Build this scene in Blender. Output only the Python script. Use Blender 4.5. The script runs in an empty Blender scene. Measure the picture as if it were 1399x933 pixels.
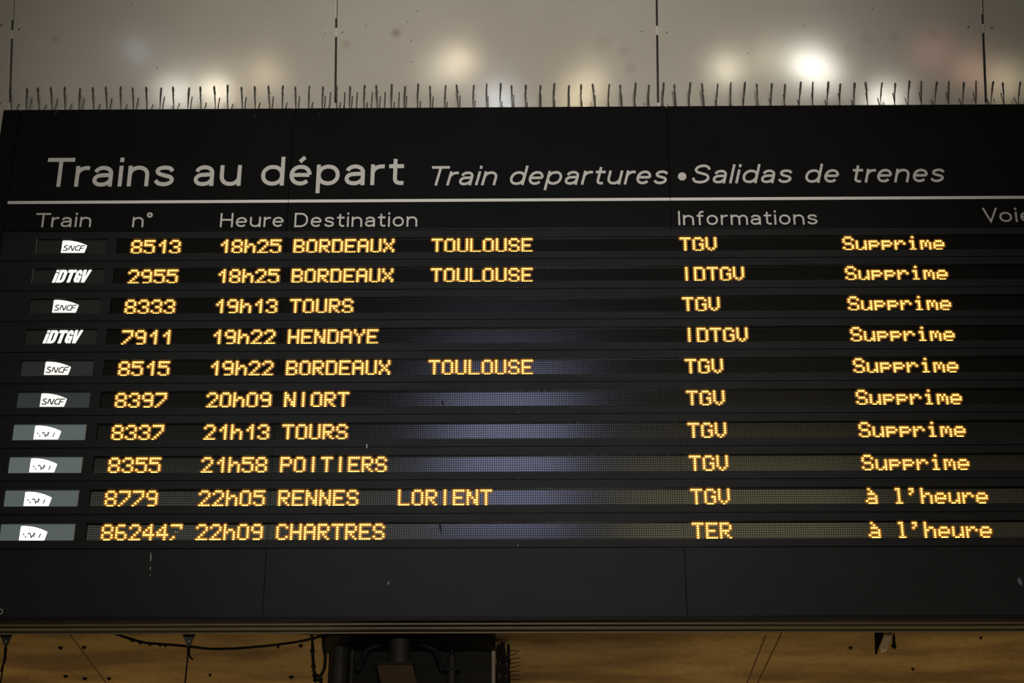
import bpy, bmesh, math, random
from mathutils import Vector, Matrix
random.seed(7)
PI = math.pi
SC = bpy.context.scene
COL = SC.collection

# ------------------------------------------------------------------ camera
PITCH, YAW, ROLL, FPX = 0.48044034, -0.0141645, 0.00219875, 2720.0
EYE = Vector((0, 0, 1.6))
cp, sp, cy, sy = math.cos(PITCH), math.sin(PITCH), math.cos(YAW), math.sin(YAW)
FWD = Vector((sy * cp, cy * cp, sp))
R0 = Vector((cy, -sy, 0))
U0 = R0.cross(FWD)
RGT = R0 * math.cos(ROLL) + U0 * math.sin(ROLL)
UPV = -R0 * math.sin(ROLL) + U0 * math.cos(ROLL)


def ray(px, py):
    return FWD + RGT * ((px - 699.5) / FPX) - UPV * ((py - 466.5) / FPX)


def at(px, py, Y=7.0):
    d = ray(px, py)
    return EYE + d * (Y / d.y)


def at_z(px, py, z):
    d = ray(px, py)
    return EYE + d * ((z - EYE.z) / d.z)


cam_d = bpy.data.cameras.new('camera')
cam_d.sensor_width = 36.0
cam_d.lens = FPX * 36.0 / 1399.0
cam_d.clip_end = 200
cam = bpy.data.objects.new('camera', cam_d)
COL.objects.link(cam)
M4 = Matrix((RGT, UPV, -FWD)).transposed().to_4x4()
M4.translation = EYE
cam.matrix_world = M4
SC.camera = cam

# ------------------------------------------------------------------ world, lights, exposure
SC.view_settings.view_transform = 'Standard'
SC.view_settings.look = 'None'
SC.view_settings.exposure = 0.0
SC.view_settings.gamma = 1.0
SC.view_settings.use_curve_mapping = False
w = bpy.data.worlds.new('station_hall')
SC.world = w
w.use_nodes = True
w.node_tree.nodes['Background'].inputs[0].default_value = (1.0, 0.92, 0.78, 1)
w.node_tree.nodes['Background'].inputs[1].default_value = 0.02


def area(name, loc, sx, sy_, col, power, rot):
    d = bpy.data.lights.new(name, 'AREA')
    d.shape = 'RECTANGLE'
    d.size, d.size_y, d.color, d.energy = sx, sy_, col, power
    o = bpy.data.objects.new(name, d)
    COL.objects.link(o)
    o.location, o.rotation_euler = loc, rot
    return o


def window_light(name, x0, y0, x1, y1, col, radiance, D=21.0):
    """a lit window of the far side of the hall, D metres in front of the board, seen mirrored in it"""
    a, b = at(x0, y0, 7 + D), at(x1, y1, 7 + D)
    W, H = abs(b.x - a.x), abs(b.z - a.z)
    return area(name, ((a.x + b.x) / 2, 7 - D, (a.z + b.z) / 2), W, H, col, radiance * PI * W * H, (PI / 2, 0, 0))


# added key lights, unseen, low and in front of the board
def spot(name, loc, target, col, power, cone, blend, radius):
    d = bpy.data.lights.new(name, 'SPOT')
    d.color, d.energy, d.spot_size, d.spot_blend, d.shadow_soft_size = col, power, math.radians(cone), blend, radius
    o = bpy.data.objects.new(name, d)
    COL.objects.link(o)
    o.location = loc
    o.rotation_euler = (Vector(target) - Vector(loc)).to_track_quat('-Z', 'Y').to_euler()
    return o


spot('vignette_key_spot', (0.25, -2.5, 2.4), (-0.2, 7.1, 5.9), (1.0, 0.95, 0.87), 2750, 26.5, 1.0, 0.35)  # added unseen spot; narrow soft cone darkens the sides like lens vignetting
area('added_key_light', (0.3, -2.5, 2.0), 5.0, 1.0, (1.0, 0.93, 0.80), 90, (PI / 2 + 0.33, 0, 0))  # unseen area light added to brighten the cladding and letters
# tall windows high on the far side of the hall
window_light('blue_window_light', 612, 505, 775, 730, (0.62, 0.66, 1.0), 7.6)
window_light('warm_window_light', 838, 625, 1190, 830, (1.0, 0.91, 0.54), 2.6)
window_light('dim_window_light', 1195, 640, 1480, 830, (1.0, 0.90, 0.55), 0.8)
window_light('pale_window_light', 40, 655, 600, 830, (0.95, 1.0, 0.80), 1.6)
# sodium lamps of the passage under the board
for i_, x_ in enumerate((-1.75, 1.75)):
    area('passage_light', (x_, 9.3, 1.2), 1.6, 1.6, (1.0, 0.70, 0.30), 26, (PI, 0, 0))

LEAN = math.radians(19)
WY, WZ = 7.20, 6.30                      # foot of the leaning cladding
W_UP = Vector((0, -math.sin(LEAN), math.cos(LEAN)))
W_N = Vector((0, -math.cos(LEAN), -math.sin(LEAN)))


def wall_hit(px, py):
    d = ray(px, py)
    p0 = Vector((0, WY, WZ))
    return EYE + d * ((p0 - EYE).dot(W_N) / d.dot(W_N))


def hall_lamp(px, py, rad, col, power, dist=12.0):
    """a lamp hanging in the hall whose mirror image shows in the cladding at this spot"""
    p = wall_hit(px, py)
    d = (p - EYE).normalized()
    r = d - W_N * (2 * d.dot(W_N))
    L = bpy.data.lights.new('hall_lamp_light', 'POINT')
    L.color, L.energy, L.shadow_soft_size = col, power, rad
    o = bpy.data.objects.new('hall_lamp_light', L)
    COL.objects.link(o)
    o.location = p + r * dist


for a_ in (
    (187, 70, .05, (.70, .82, 1.0), 3.5), (240, 128, .14, (1.0, .97, .85), 26), (296, 124, .09, (1.0, .90, .68), 34),
    (362, 104, .16, (1.0, .80, .50), 14), (628, 84, .12, (1.0, .84, .58), 20), (603, 98, .18, (1.0, .88, .68), 12),
    (682, 140, .13, (.85, .92, 1.0), 22), (790, 138, .14, (1.0, .80, .45), 18), (806, 112, .15, (1.0, .84, .55), 15),
    (993, 95, .11, (1.0, .90, .66), 22), (1052, 80, .16, (1.0, .86, .60), 10), (1100, 86, .12, (1.0, .96, .84), 40),
    (1124, 100, .13, (1.0, .96, .84), 34), (1207, 139, .11, (1.0, .95, .82), 42), (1272, 72, .18, (1.0, .45, .38), 6),
    (1372, 112, .18, (1.0, .80, .50), 16), (1326, 96, .14, (1.0, .55, .38), 8),
):
    hall_lamp(*a_)

# ------------------------------------------------------------------ materials


def mat(name, col, rough=0.5, metal=0.0, spec=0.5, emit=None, es=0.0):
    m = bpy.data.materials.new(name)
    m.use_nodes = True
    b = m.node_tree.nodes['Principled BSDF']
    b.inputs['Base Color'].default_value = (*col, 1)
    b.inputs['Roughness'].default_value = rough
    b.inputs['Metallic'].default_value = metal
    b.inputs['Specular IOR Level'].default_value = spec
    if emit:
        b.inputs['Emission Color'].default_value = (*emit, 1)
        b.inputs['Emission Strength'].default_value = es
    return m


def N(m, kind, **kw):
    n = m.node_tree.nodes.new(kind)
    for k, v in kw.items():
        if k in ('operation', 'blend_type', 'data_type', 'noise_dimensions', 'feature'):
            setattr(n, k, v)
        else:
            n.inputs[k.replace('_', ' ')].default_value = v
    return n


def LK(m, a, b):
    m.node_tree.links.new(a, b)


def noise_colour(m, c0, c1, scale, lo=0.35, hi=0.65, detail=5, stretch=(1, 1, 1), sock='Base Color'):
    tc = N(m, 'ShaderNodeTexCoord')
    mp = N(m, 'ShaderNodeMapping')
    mp.inputs['Scale'].default_value = stretch
    nz = N(m, 'ShaderNodeTexNoise', Scale=scale, Detail=detail)
    cr = N(m, 'ShaderNodeValToRGB')
    cr.color_ramp.elements[0].position, cr.color_ramp.elements[1].position = lo, hi
    cr.color_ramp.elements[0].color = (*c0, 1)
    cr.color_ramp.elements[1].color = (*c1, 1)
    LK(m, tc.outputs['Object'], mp.inputs['Vector'])
    LK(m, mp.outputs['Vector'], nz.inputs['Vector'])
    LK(m, nz.outputs['Fac'], cr.inputs['Fac'])
    b = m.node_tree.nodes['Principled BSDF']
    LK(m, cr.outputs['Color'], b.inputs[sock])
    return tc, cr


def bump(m, scale, strength, dist=0.002, stretch=(1, 1, 1)):
    tc = N(m, 'ShaderNodeTexCoord')
    mp = N(m, 'ShaderNodeMapping')
    mp.inputs['Scale'].default_value = stretch
    nz = N(m, 'ShaderNodeTexNoise', Scale=scale, Detail=3)
    bp_ = N(m, 'ShaderNodeBump', Strength=strength, Distance=dist)
    LK(m, tc.outputs['Object'], mp.inputs['Vector'])
    LK(m, mp.outputs['Vector'], nz.inputs['Vector'])
    LK(m, nz.outputs['Fac'], bp_.inputs['Height'])
    LK(m, bp_.outputs['Normal'], m.node_tree.nodes['Principled BSDF'].inputs['Normal'])


MT = {}
m = MT['clad'] = mat('painted_cladding', (.36, .33, .28), 0.085, 0, 0.5)
noise_colour(m, (.345, .318, .272), (.375, .348, .305), 2.2, .3, .7)
SMUDGE = m
bump(m, 420, 0.10, 0.00016, (1, 1, .4))
MT['gap'] = mat('dark_joint', (.012, .009, .007), 0.8)
MT['joint'] = mat('dirty_joint', (.07, .045, .018), 0.9)
MT['clip'] = mat('joint_clip', (.40, .37, .32), 0.35)
MT['steel'] = mat('screw_steel', (.55, .53, .5), 0.3, 1.0)
MT['bronze'] = mat('dull_screw', (.16, .14, .11), 0.4, 0.8)
m = MT['face'] = mat('anthracite_face', (.0035, .0035, .0033), 0.3, 0, 0.12)
noise_colour(m, (.0040, .0040, .0038), (.0050, .0050, .0047), 3.0)
m = MT['bezel'] = mat('anthracite_bezel', (.0105, .0104, .0102), 0.4, 0, 0.16)
noise_colour(m, (.0098, .0101, .0109), (.0122, .0126, .0135), 4.0, stretch=(1, 1, 4))
MT['case'] = mat('black_case', (.007, .007, .007), 0.5)
MT['letter'] = mat('printed_letter', (.44, .425, .40), 0.5)
MT['rule'] = mat('printed_rule', (.54, .525, .495), 0.45)
MT['rail'] = mat('dark_rail', (.006, .005, .004), 0.5, 0.0, .15)
MT['ridge'] = mat('rail_ridge', (.20, .165, .115), 0.6, 0.0, .2)
MT['scratch'] = mat('white_scratch', (.55, .55, .52), 0.6)
MT['speck'] = mat('dark_speck', (.006, .005, .005), 0.8)

# dot matrix strip: lens dots with a matt black mask between them
DX, DZ = 0.001246 * 7, 0.00139 * 7
m = MT['strip'] = mat('led_matrix', (.014, .0135, .012), 0.13, 0, 0.5)
tc = N(m, 'ShaderNodeTexCoord')
sx = N(m, 'ShaderNodeSeparateXYZ')
LK(m, tc.outputs['Object'], sx.inputs[0])


def cell(sock, pitch):
    d = N(m, 'ShaderNodeMath', operation='DIVIDE'); d.inputs[1].default_value = pitch
    f = N(m, 'ShaderNodeMath', operation='FRACT')
    s = N(m, 'ShaderNodeMath', operation='SUBTRACT'); s.inputs[1].default_value = 0.5
    q = N(m, 'ShaderNodeMath', operation='MULTIPLY')
    LK(m, sock, d.inputs[0]); LK(m, d.outputs[0], f.inputs[0]); LK(m, f.outputs[0], s.inputs[0])
    LK(m, s.outputs[0], q.inputs[0]); LK(m, s.outputs[0], q.inputs[1])
    return q.outputs[0]


ad = N(m, 'ShaderNodeMath', operation='ADD')
LK(m, cell(sx.outputs['X'], DX), ad.inputs[0])
LK(m, cell(sx.outputs['Z'], DZ), ad.inputs[1])
cr = N(m, 'ShaderNodeValToRGB')
cr.color_ramp.elements[0].position, cr.color_ramp.elements[1].position = 0.16, 0.21
cr.color_ramp.elements[0].color, cr.color_ramp.elements[1].color = (1, 1, 1, 1), (0, 0, 0, 1)
LK(m, ad.outputs[0], cr.inputs['Fac'])
b_ = m.node_tree.nodes['Principled BSDF']
mx = N(m, 'ShaderNodeMix', data_type='RGBA')
mx.inputs[6].default_value = (.0025, .0025, .0023, 1)
mx.inputs[7].default_value = (.0085, .008, .0065, 1)
LK(m, cr.outputs['Color'], mx.inputs[0])
LK(m, mx.outputs[2], b_.inputs['Base Color'])
ml = N(m, 'ShaderNodeMath', operation='MULTIPLY_ADD')
ml.inputs[1].default_value, ml.inputs[2].default_value = 0.42, 0.10
LK(m, cr.outputs['Color'], ml.inputs[0])
LK(m, ml.outputs[0], b_.inputs['Specular IOR Level'])

MT['led'] = mat('amber_led_core', (.1, .06, .01), 0.5, emit=(1.0, .61, .135), es=4.0)
MT['lens'] = mat('amber_led_halo', (.05, .03, .01), 0.5, emit=(1.0, .36, .012), es=0.42)  # bloom around each lit dot, painted as a glowing disc
MT['halo_rim'] = mat('amber_halo_rim', (.05, .03, .01), 0.5, emit=(1.0, .36, .015), es=0.17)  # fainter outer ring of the painted bloom
MT['dimled'] = mat('dim_led', (.05, .03, .01), 0.5, emit=(1.0, .62, .2), es=0.5)
MT['logo'] = mat('backlit_white', (.7, .7, .66), 0.5, emit=(1, .99, .92), es=0.82)
MT['logo_hot'] = mat('backlit_white_bright', (.7, .7, .7), 0.5, emit=(1, 1, 1), es=1.7)
MT['ink'] = mat('logo_ink', (.03, .03, .025), 0.6)
MT['ink_bloom'] = mat('logo_ink_bloom', (.05, .05, .05), 0.6, emit=(1, 1, 1), es=0.12)  # backlight bloom put into the ink as a faint glow


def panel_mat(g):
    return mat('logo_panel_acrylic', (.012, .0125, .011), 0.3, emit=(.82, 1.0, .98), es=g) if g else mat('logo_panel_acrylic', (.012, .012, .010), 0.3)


m = MT['soffit'] = mat('stained_soffit', (.42, .30, .15), 0.8)
tc, cr_a = noise_colour(m, (.20, .125, .05), (.42, .285, .115), 1.9, .38, .60, 6, (1, 2.2, 1))
n2 = N(m, 'ShaderNodeTexNoise', Scale=60.0, Detail=4)
r2 = N(m, 'ShaderNodeValToRGB')
r2.color_ramp.elements[0].position, r2.color_ramp.elements[1].position = 0.25, 0.55
r2.color_ramp.elements[0].color, r2.color_ramp.elements[1].color = (.6, .58, .55, 1), (1, 1, 1, 1)
mm = N(m, 'ShaderNodeMix', data_type='RGBA', blend_type='MULTIPLY')
mm.inputs[0].default_value = 0.7
LK(m, tc.outputs['Object'], n2.inputs['Vector'])
LK(m, n2.outputs['Fac'], r2.inputs['Fac'])
LK(m, cr_a.outputs['Color'], mm.inputs[6])
LK(m, r2.outputs['Color'], mm.inputs[7])
LK(m, mm.outputs[2], m.node_tree.nodes['Principled BSDF'].inputs['Base Color'])
bump(m, 35, 0.25, 0.004)
m = MT['wall'] = mat('passage_plaster', (.35, .26, .15), 0.85)
noise_colour(m, (.28, .2, .11), (.4, .3, .18), 1.5)
m = MT['floor'] = mat('concourse_floor', (.22, .2, .18), 0.4)
noise_colour(m, (.18, .165, .15), (.26, .24, .21), 2.0)
m = MT['pillar'] = mat('dark_bronze_cladding', (.008, .006, .004), 0.7, 0.0, 0.15)
noise_colour(m, (.006, .005, .0035), (.010, .0075, .005), 3.0, stretch=(1, 1, .2))
MT['iron'] = mat('dark_iron', (.004, .0035, .003), 0.7, 0, .2)
m = MT['pipe'] = mat('grey_brown_pipe', (.02, .017, .012), 0.6, 0, .3)
noise_colour(m, (.011, .0095, .007), (.017, .014, .010), 9)
MT['box'] = mat('brown_box', (.036, .019, .008), 0.7, 0, .15)
MT['cable'] = mat('black_cable', (.005, .004, .003), 0.7, 0, .12)
MT['bracket'] = mat('grey_bracket', (.07, .068, .06), 0.5, 0.2)
m = MT['wire'] = mat('dirty_wire', (.045, .04, .033), 0.7)
MT['strap'] = mat('tan_board', (.62, .46, .24), 0.8)
MT['blue'] = mat('blue_sticker', (.22, .24, .34), 0.4)

# ------------------------------------------------------------------ mesh helpers


class MB:
    def __init__(s):
        s.v, s.f = [], []

    def box(s, x0, x1, y0, y1, z0, z1):
        b = len(s.v)
        s.v += [(x0, y0, z0), (x1, y0, z0), (x1, y1, z0), (x0, y1, z0), (x0, y0, z1), (x1, y0, z1), (x1, y1, z1), (x0, y1, z1)]
        s.f += [tuple(b + i for i in q) for q in ((0, 3, 2, 1), (4, 5, 6, 7), (0, 1, 5, 4), (1, 2, 6, 5), (2, 3, 7, 6), (3, 0, 4, 7))]
        return s

    def prism(s, pts, off):
        """closed outline of 3D points extruded by off"""
        b, n = len(s.v), len(pts)
        s.v += [tuple(p) for p in pts] + [tuple(Vector(p) + Vector(off)) for p in pts]
        s.f += [tuple(b + i for i in range(n)), tuple(b + n + i for i in reversed(range(n)))]
        s.f += [(b + (i + 1) % n, b + i, b + n + i, b + n + (i + 1) % n) for i in range(n)]
        return s

    def tube(s, pts, rad, n=8):
        pts = [Vector(p) for p in pts]
        rs = rad if isinstance(rad, (list, tuple)) else [rad] * len(pts)
        b = len(s.v)
        for i, p in enumerate(pts):
            t = (pts[min(i + 1, len(pts) - 1)] - pts[max(i - 1, 0)]).normalized()
            u = t.cross(Vector((0, 1, 0)) if abs(t.y) < .9 else Vector((1, 0, 0))).normalized()
            v = t.cross(u)
            for k in range(n):
                a = 2 * PI * k / n
                s.v.append(tuple(p + (u * math.cos(a) + v * math.sin(a)) * rs[i]))
        for i in range(len(pts) - 1):
            for k in range(n):
                k2 = (k + 1) % n
                s.f.append((b + i * n + k, b + i * n + k2, b + (i + 1) * n + k2, b + (i + 1) * n + k))
        s.f.append(tuple(b + k for k in reversed(range(n))))
        e = b + (len(pts) - 1) * n
        s.f.append(tuple(e + k for k in range(n)))
        return s

    def dome(s, c, rx, rz, h, n=8, rings=((1.0, 0.0), (.62, .7))):
        """low lens facing -Y"""
        b = len(s.v)
        for q, hh in rings:
            for k in range(n):
                a = 2 * PI * k / n
                s.v.append((c[0] + rx * q * math.cos(a), c[1] - h * hh, c[2] + rz * q * math.sin(a)))
        s.v.append((c[0], c[1] - h, c[2]))
        L = len(rings)
        for r in range(L - 1):
            for k in range(n):
                k2 = (k + 1) % n
                s.f.append((b + r * n + k, b + r * n + k2, b + (r + 1) * n + k2, b + (r + 1) * n + k))
        for k in range(n):
            s.f.append((b + (L - 1) * n + k, b + (L - 1) * n + (k + 1) % n, b + L * n))
        return s

    def mesh(s, name, m):
        me = bpy.data.meshes.new(name)
        me.from_pydata([tuple(v) for v in s.v], [], s.f)
        bm = bmesh.new(); bm.from_mesh(me)
        bmesh.ops.recalc_face_normals(bm, faces=bm.faces)
        bm.to_mesh(me); bm.free()
        me.materials.append(m)
        return me

    def build(s, name, m, parent=None, bevel=0, smooth=False):
        me = s.mesh(name, m)
        if smooth:
            me.polygons.foreach_set('use_smooth', [True] * len(me.polygons))
        return put(name, me, parent, bevel=bevel)


def put(name, me, parent=None, loc=None, bevel=0):
    o = bpy.data.objects.new(name, me)
    COL.objects.link(o)
    if parent is not None:
        o.parent = parent
        ab = Vector((0, 0, 0))
        q = parent
        while q is not None:
            ab += q.location
            q = q.parent
        if loc is None:
            o.location = -ab          # mesh data given in world coordinates
        else:
            o.location = loc
    elif loc is not None:
        o.location = loc
    if bevel:
        md = o.modifiers.new('bevel', 'BEVEL')
        md.width, md.segments, md.limit_method = bevel, 2, 'ANGLE'
    return o


def empty(name, loc=(0, 0, 0), parent=None):
    o = bpy.data.objects.new(name, None)
    COL.objects.link(o)
    o.location = loc
    if parent:
        o.parent = parent
    return o


def tag(o, label=None, cat=None, group=None, kind=None):
    if label: o['label'] = label
    if cat: o['category'] = cat
    if group: o['group'] = group
    if kind: o['kind'] = kind
    return o


def struct(o):
    o['kind'] = 'structure'
    return o


def eval_mesh(cu):
    o = bpy.data.objects.new('tmp', cu)
    COL.objects.link(o)
    dg = bpy.context.evaluated_depsgraph_get()
    dg.update()
    me = bpy.data.meshes.new_from_object(o.evaluated_get(dg))
    bpy.data.objects.remove(o)
    return me


# wide light grotesque drawn as constant-width strokes; cap height 1
def EL(cx, cz, rx, rz, a0, a1, n=18):
    p = 0.94                                  # a touch squarer than an ellipse
    out = []
    for t in range(n + 1):
        a = math.radians(a0 + (a1 - a0) * t / n)
        c, s_ = math.cos(a), math.sin(a)
        out.append((cx + rx * math.copysign(abs(c) ** p, c), cz + rz * math.copysign(abs(s_) ** p, s_)))
    return out


def CM(pts, n=6):
    P = [pts[0]] + list(pts) + [pts[-1]]
    out = []
    for i in range(1, len(P) - 2):
        for k in range(n):
            t = k / n
            out.append(tuple(.5 * ((2 * P[i][d]) + (-P[i - 1][d] + P[i + 1][d]) * t + (2 * P[i - 1][d] - 5 * P[i][d] + 4 * P[i + 1][d] - P[i + 2][d]) * t * t
                                   + (-P[i - 1][d] + 3 * P[i][d] - 3 * P[i + 1][d] + P[i + 2][d]) * t ** 3) for d in (0, 1)))
    out.append(pts[-1])
    return out


XH_ = .715
e_ = [[(.09, .365), (.675, .365)], EL(.375, .357, .305, .29, 2, 318)]
FONT = {
    'T': (.92, [[(0, .935), (.92, .935)], [(.46, 0), (.46, .93)]]),
    'r': (.47, [[(.07, 0), (.07, XH_)], [(.07, .36)] + EL(.37, .38, .30, .265, 175, 88) + [(.47, .645)]]),
    'a': (.70, [[(.09, .50)] + EL(.345, .44, .265, .207, 150, 0) + [(.61, 0)], [(.61, .40), (.30, .385)] + EL(.30, .225, .23, .16, 95, 270) + EL(.30, .30, .31, .235, 272, 345)]),
    'i': (.14, [[(.07, 0), (.07, XH_)], [(.07, .85), (.07, 1.0)]]),
    'n': (.73, [[(.07, 0), (.07, XH_)], [(.07, .36)] + EL(.365, .38, .295, .268, 175, 0) + [(.66, 0)]]),
    'u': (.73, [[(.07, XH_), (.07, .335)] + EL(.365, .335, .295, .27, 180, 355), [(.66, 0), (.66, XH_)]]),
    's': (.68, [CM([(.61, .52), (.52, .615), (.34, .648), (.16, .61), (.10, .52), (.17, .43), (.35, .372), (.54, .315), (.61, .21), (.53, .11), (.34, .066), (.15, .105), (.06, .205)])]),
    'd': (.79, [EL(.39, .357, .32, .29, 0, 360, 32), [(.72, 0), (.72, 1.0)]]),
    'p': (.79, [EL(.40, .357, .32, .29, 0, 360, 32), [(.07, -.27), (.07, XH_)]]),
    'e': (.74, e_),
    'é': (.74, e_ + [[(.33, .82), (.50, .98)]]),
    't': (.50, [[(.21, .90), (.21, .22)] + EL(.37, .22, .16, .152, 180, 270) + [(.50, .068)], [(.0, .65), (.50, .65)]]),
    'S': (.90, [CM([(.80, .73), (.70, .87), (.46, .934), (.21, .87), (.12, .73), (.22, .60), (.46, .525), (.72, .445), (.83, .275), (.72, .12), (.46, .066), (.19, .12), (.065, .295)])]),
    'l': (.14, [[(.07, 0), (.07, 1.0)]]),
    'D': (.92, [[(.07, 0), (.07, 1.0)], [(.07, .935), (.42, .935)] + EL(.42, .5, .43, .435, 90, -90) + [(.07, .065)]]),
    'H': (.86, [[(.07, 0), (.07, 1)], [(.79, 0), (.79, 1)], [(.07, .52), (.79, .52)]]),
    'I': (.14, [[(.07, 0), (.07, 1)]]),
    'f': (.46, [[(.19, 0), (.19, .78)] + EL(.35, .78, .16, .152, 180, 90) + [(.46, .932)], [(.0, .65), (.44, .65)]]),
    'o': (.76, [EL(.38, .357, .31, .29, 0, 360, 32)]),
    'm': (1.13, [[(.07, 0), (.07, XH_)], [(.07, .36)] + EL(.32, .40, .25, .248, 175, 0) + [(.57, 0)], [(.57, .36)] + EL(.82, .40, .25, .248, 175, 0) + [(1.07, 0)]]),
    'V': (.90, [[(.06, 1.0), (.45, .03), (.84, 1.0)]]),
    '°': (.34, [EL(.17, .85, .125, .125, 0, 360, 20)]),
}
KERN = {'Tr': -.10, 'rt': -.02, 'ra': -.04, 'ar': 0, 'Vo': -.10, 're': -.06, 'tr': .02}


def ribbon(mb, pts, h, closed, depth, off=0.0):
    P = []
    for p in pts:
        q = Vector((p[0], p[1]))
        if not P or (q - P[-1]).length > 2e-3:
            P.append(q)
    if closed:
        P = P[:-1]
    n = len(P)
    L, R = [], []
    for i in range(n):
        a = P[i - 1] if (closed or i > 0) else None
        c = P[(i + 1) % n] if (closed or i < n - 1) else None
        d1 = (P[i] - a).normalized() if a is not None else None
        d2 = (c - P[i]).normalized() if c is not None else None
        if d1 is None: d1 = d2
        if d2 is None: d2 = d1
        n1, n2 = Vector((-d1.y, d1.x)), Vector((-d2.y, d2.x))
        m_ = (n1 + n2)
        m_ = m_.normalized() if m_.length > 1e-4 else n1
        k = h / max(.45, m_.dot(n1))
        L.append(P[i] + m_ * k); R.append(P[i] - m_ * k)
    b = len(mb.v)
    for y in (-depth - off, 0):
        mb.v += [(q.x, y, q.y) for q in L] + [(q.x, y, q.y) for q in R]
    rng = range(n if closed else n - 1)
    for i in rng:
        j = (i + 1) % n
        l0, l1, r0, r1 = b + i, b + j, b + n + i, b + n + j
        mb.f += [(l0, l1, r1, r0), (l0 + 2 * n, r0 + 2 * n, r1 + 2 * n, l1 + 2 * n), (l0, l0 + 2 * n, l1 + 2 * n, l1), (r0, r1, r1 + 2 * n, r0 + 2 * n)]
    if not closed:
        for i in (0, n - 1):
            mb.f.append((b + i, b + n + i, b + 3 * n + i, b + 2 * n + i))


def lettering(name, body, left, right, base, top, parent, Y, m, shear=0.0, weight=.068, space=.17):
    """raised letters between two pixels on the plane Y, from the baseline to the cap line"""
    mb = MB()
    x, prev, sn = 0, '', 0
    for ch in body:
        sn = sn % 7
        if ch == ' ':
            x += .50; prev = ch
            continue
        x += KERN.get(prev + ch, 0)
        wd, st = FONT[ch]
        for ln in st:
            closed = len(ln) > 12 and (Vector(ln[0]) - Vector(ln[-1])).length < 1e-3
            ribbon(mb, [(p[0] + x + p[1] * shear, p[1]) for p in ln], weight, closed, 1, sn * .06 if (sn := sn + 1) else 0)
        x += wd + space
        prev = ch
    x0, x1 = min(v[0] for v in mb.v), max(v[0] for v in mb.v)
    zb, zt = at(base[0], base[1], Y).z, at(top[0], top[1], Y).z
    L, R_ = at(left[0], left[1], Y).x, at(right[0], right[1], Y).x
    kx = (R_ - L) / (x1 - x0)
    mb.v = [(L + (v[0] - x0) * kx, Y + v[1] * .0007, zb + v[2] * (zt - zb)) for v in mb.v]
    return mb.build(name, m, parent)


def outline_mesh(loops, depth=0.001):
    """filled 2D outlines (with holes) in the XZ plane, thin in Y"""
    cu = bpy.data.curves.new('outline', 'CURVE')
    cu.dimensions, cu.fill_mode, cu.extrude = '2D', 'BOTH', depth
    for lp in loops:
        s = cu.splines.new('POLY')
        s.points.add(len(lp) - 1)
        for p, q in zip(s.points, lp):
            p.co = (q[0], q[1], 0, 1)
        s.use_cyclic_u = True
    me = eval_mesh(cu)
    for v in me.vertices:
        v.co = (v.co.x, -v.co.z, v.co.y)
    return me


# ------------------------------------------------------------------ the setting
XR = 3.2
SOF = 4.125                                    # height of the soffit
struct(MB().box(-9, 9, -18, 16, -0.1, 0).build('floor', MT['floor']))
ceil_ = struct(MB().box(-6, 6, WY, 15.8, SOF, SOF + 0.25).build('ceiling', MT['soffit']))
struct(MB().box(-6, 6, 15.8, 16, 0, SOF + .25).build('wall_passage', MT['wall']))
wall = struct(MB().box(-6, 6, WY, WY + 0.25, SOF + .25, WZ).build('wall_back', MT['gap']))
# leaning cladding above the board
bk = []
for s_, d_ in ((-.02, .03), (3.2, .03), (3.2, .18), (-.02, .18)):
    p = Vector((0, WY, WZ)) + W_UP * s_ - W_N * d_
    bk.append((-6, p.y, p.z))
MB().prism(bk, (12, 0, 0)).build('cladding_backing', MT['gap'], wall)
seam_px = [(16, 60), (459, 60), (898, 60), (1344, 60)]
sx_ = [wall_hit(*p).x for p in seam_px]
pw = (sx_[3] - sx_[0]) / 3
edges = [sx_[0] - pw * 2, sx_[0] - pw] + sx_ + [sx_[3] + pw, sx_[3] + 2 * pw]
GAP = 0.0045


def on_wall(x, s_, out=0.0):
    return Vector((x, WY, WZ)) + W_UP * s_ + W_N * out


def wall_s(px, py):
    return (wall_hit(px, py) - Vector((0, WY, WZ))).dot(W_UP)


s_low = 0.002
for i in range(len(edges) - 1):
    a, b = edges[i] + GAP, edges[i + 1] - GAP
    pts = [on_wall(a, s_low, 0), on_wall(b, s_low, 0), on_wall(b, 3.15, 0), on_wall(a, 3.15, 0)]
    pn = MB().prism(pts, -W_N * 0.028).build('cladding_panel', MT['clad'], wall, bevel=0.0015)
s_clip = [wall_s(459, 50), wall_s(459, 38)]


def screw(parent, pos, r, m, name='screw'):
    mb = MB()
    ring = []
    b = len(mb.v)
    n = 10
    t1 = Vector((1, 0, 0)); t2 = W_UP
    for q, h in ((1.0, 0), (.8, .5), (.35, .8)):
        for k in range(n):
            a = 2 * PI * k / n
            mb.v.append(tuple(pos + (t1 * math.cos(a) + t2 * math.sin(a)) * r * q + W_N * (r * h)))
    mb.v.append(tuple(pos + W_N * r * .85))
    for rr in range(2):
        for k in range(n):
            mb.f.append((rr * n + k, rr * n + (k + 1) % n, (rr + 1) * n + (k + 1) % n, (rr + 1) * n + k))
    for k in range(n):
        mb.f.append((2 * n + k, 2 * n + (k + 1) % n, 3 * n))
    return mb.build(name, m, parent, smooth=True)


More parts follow.
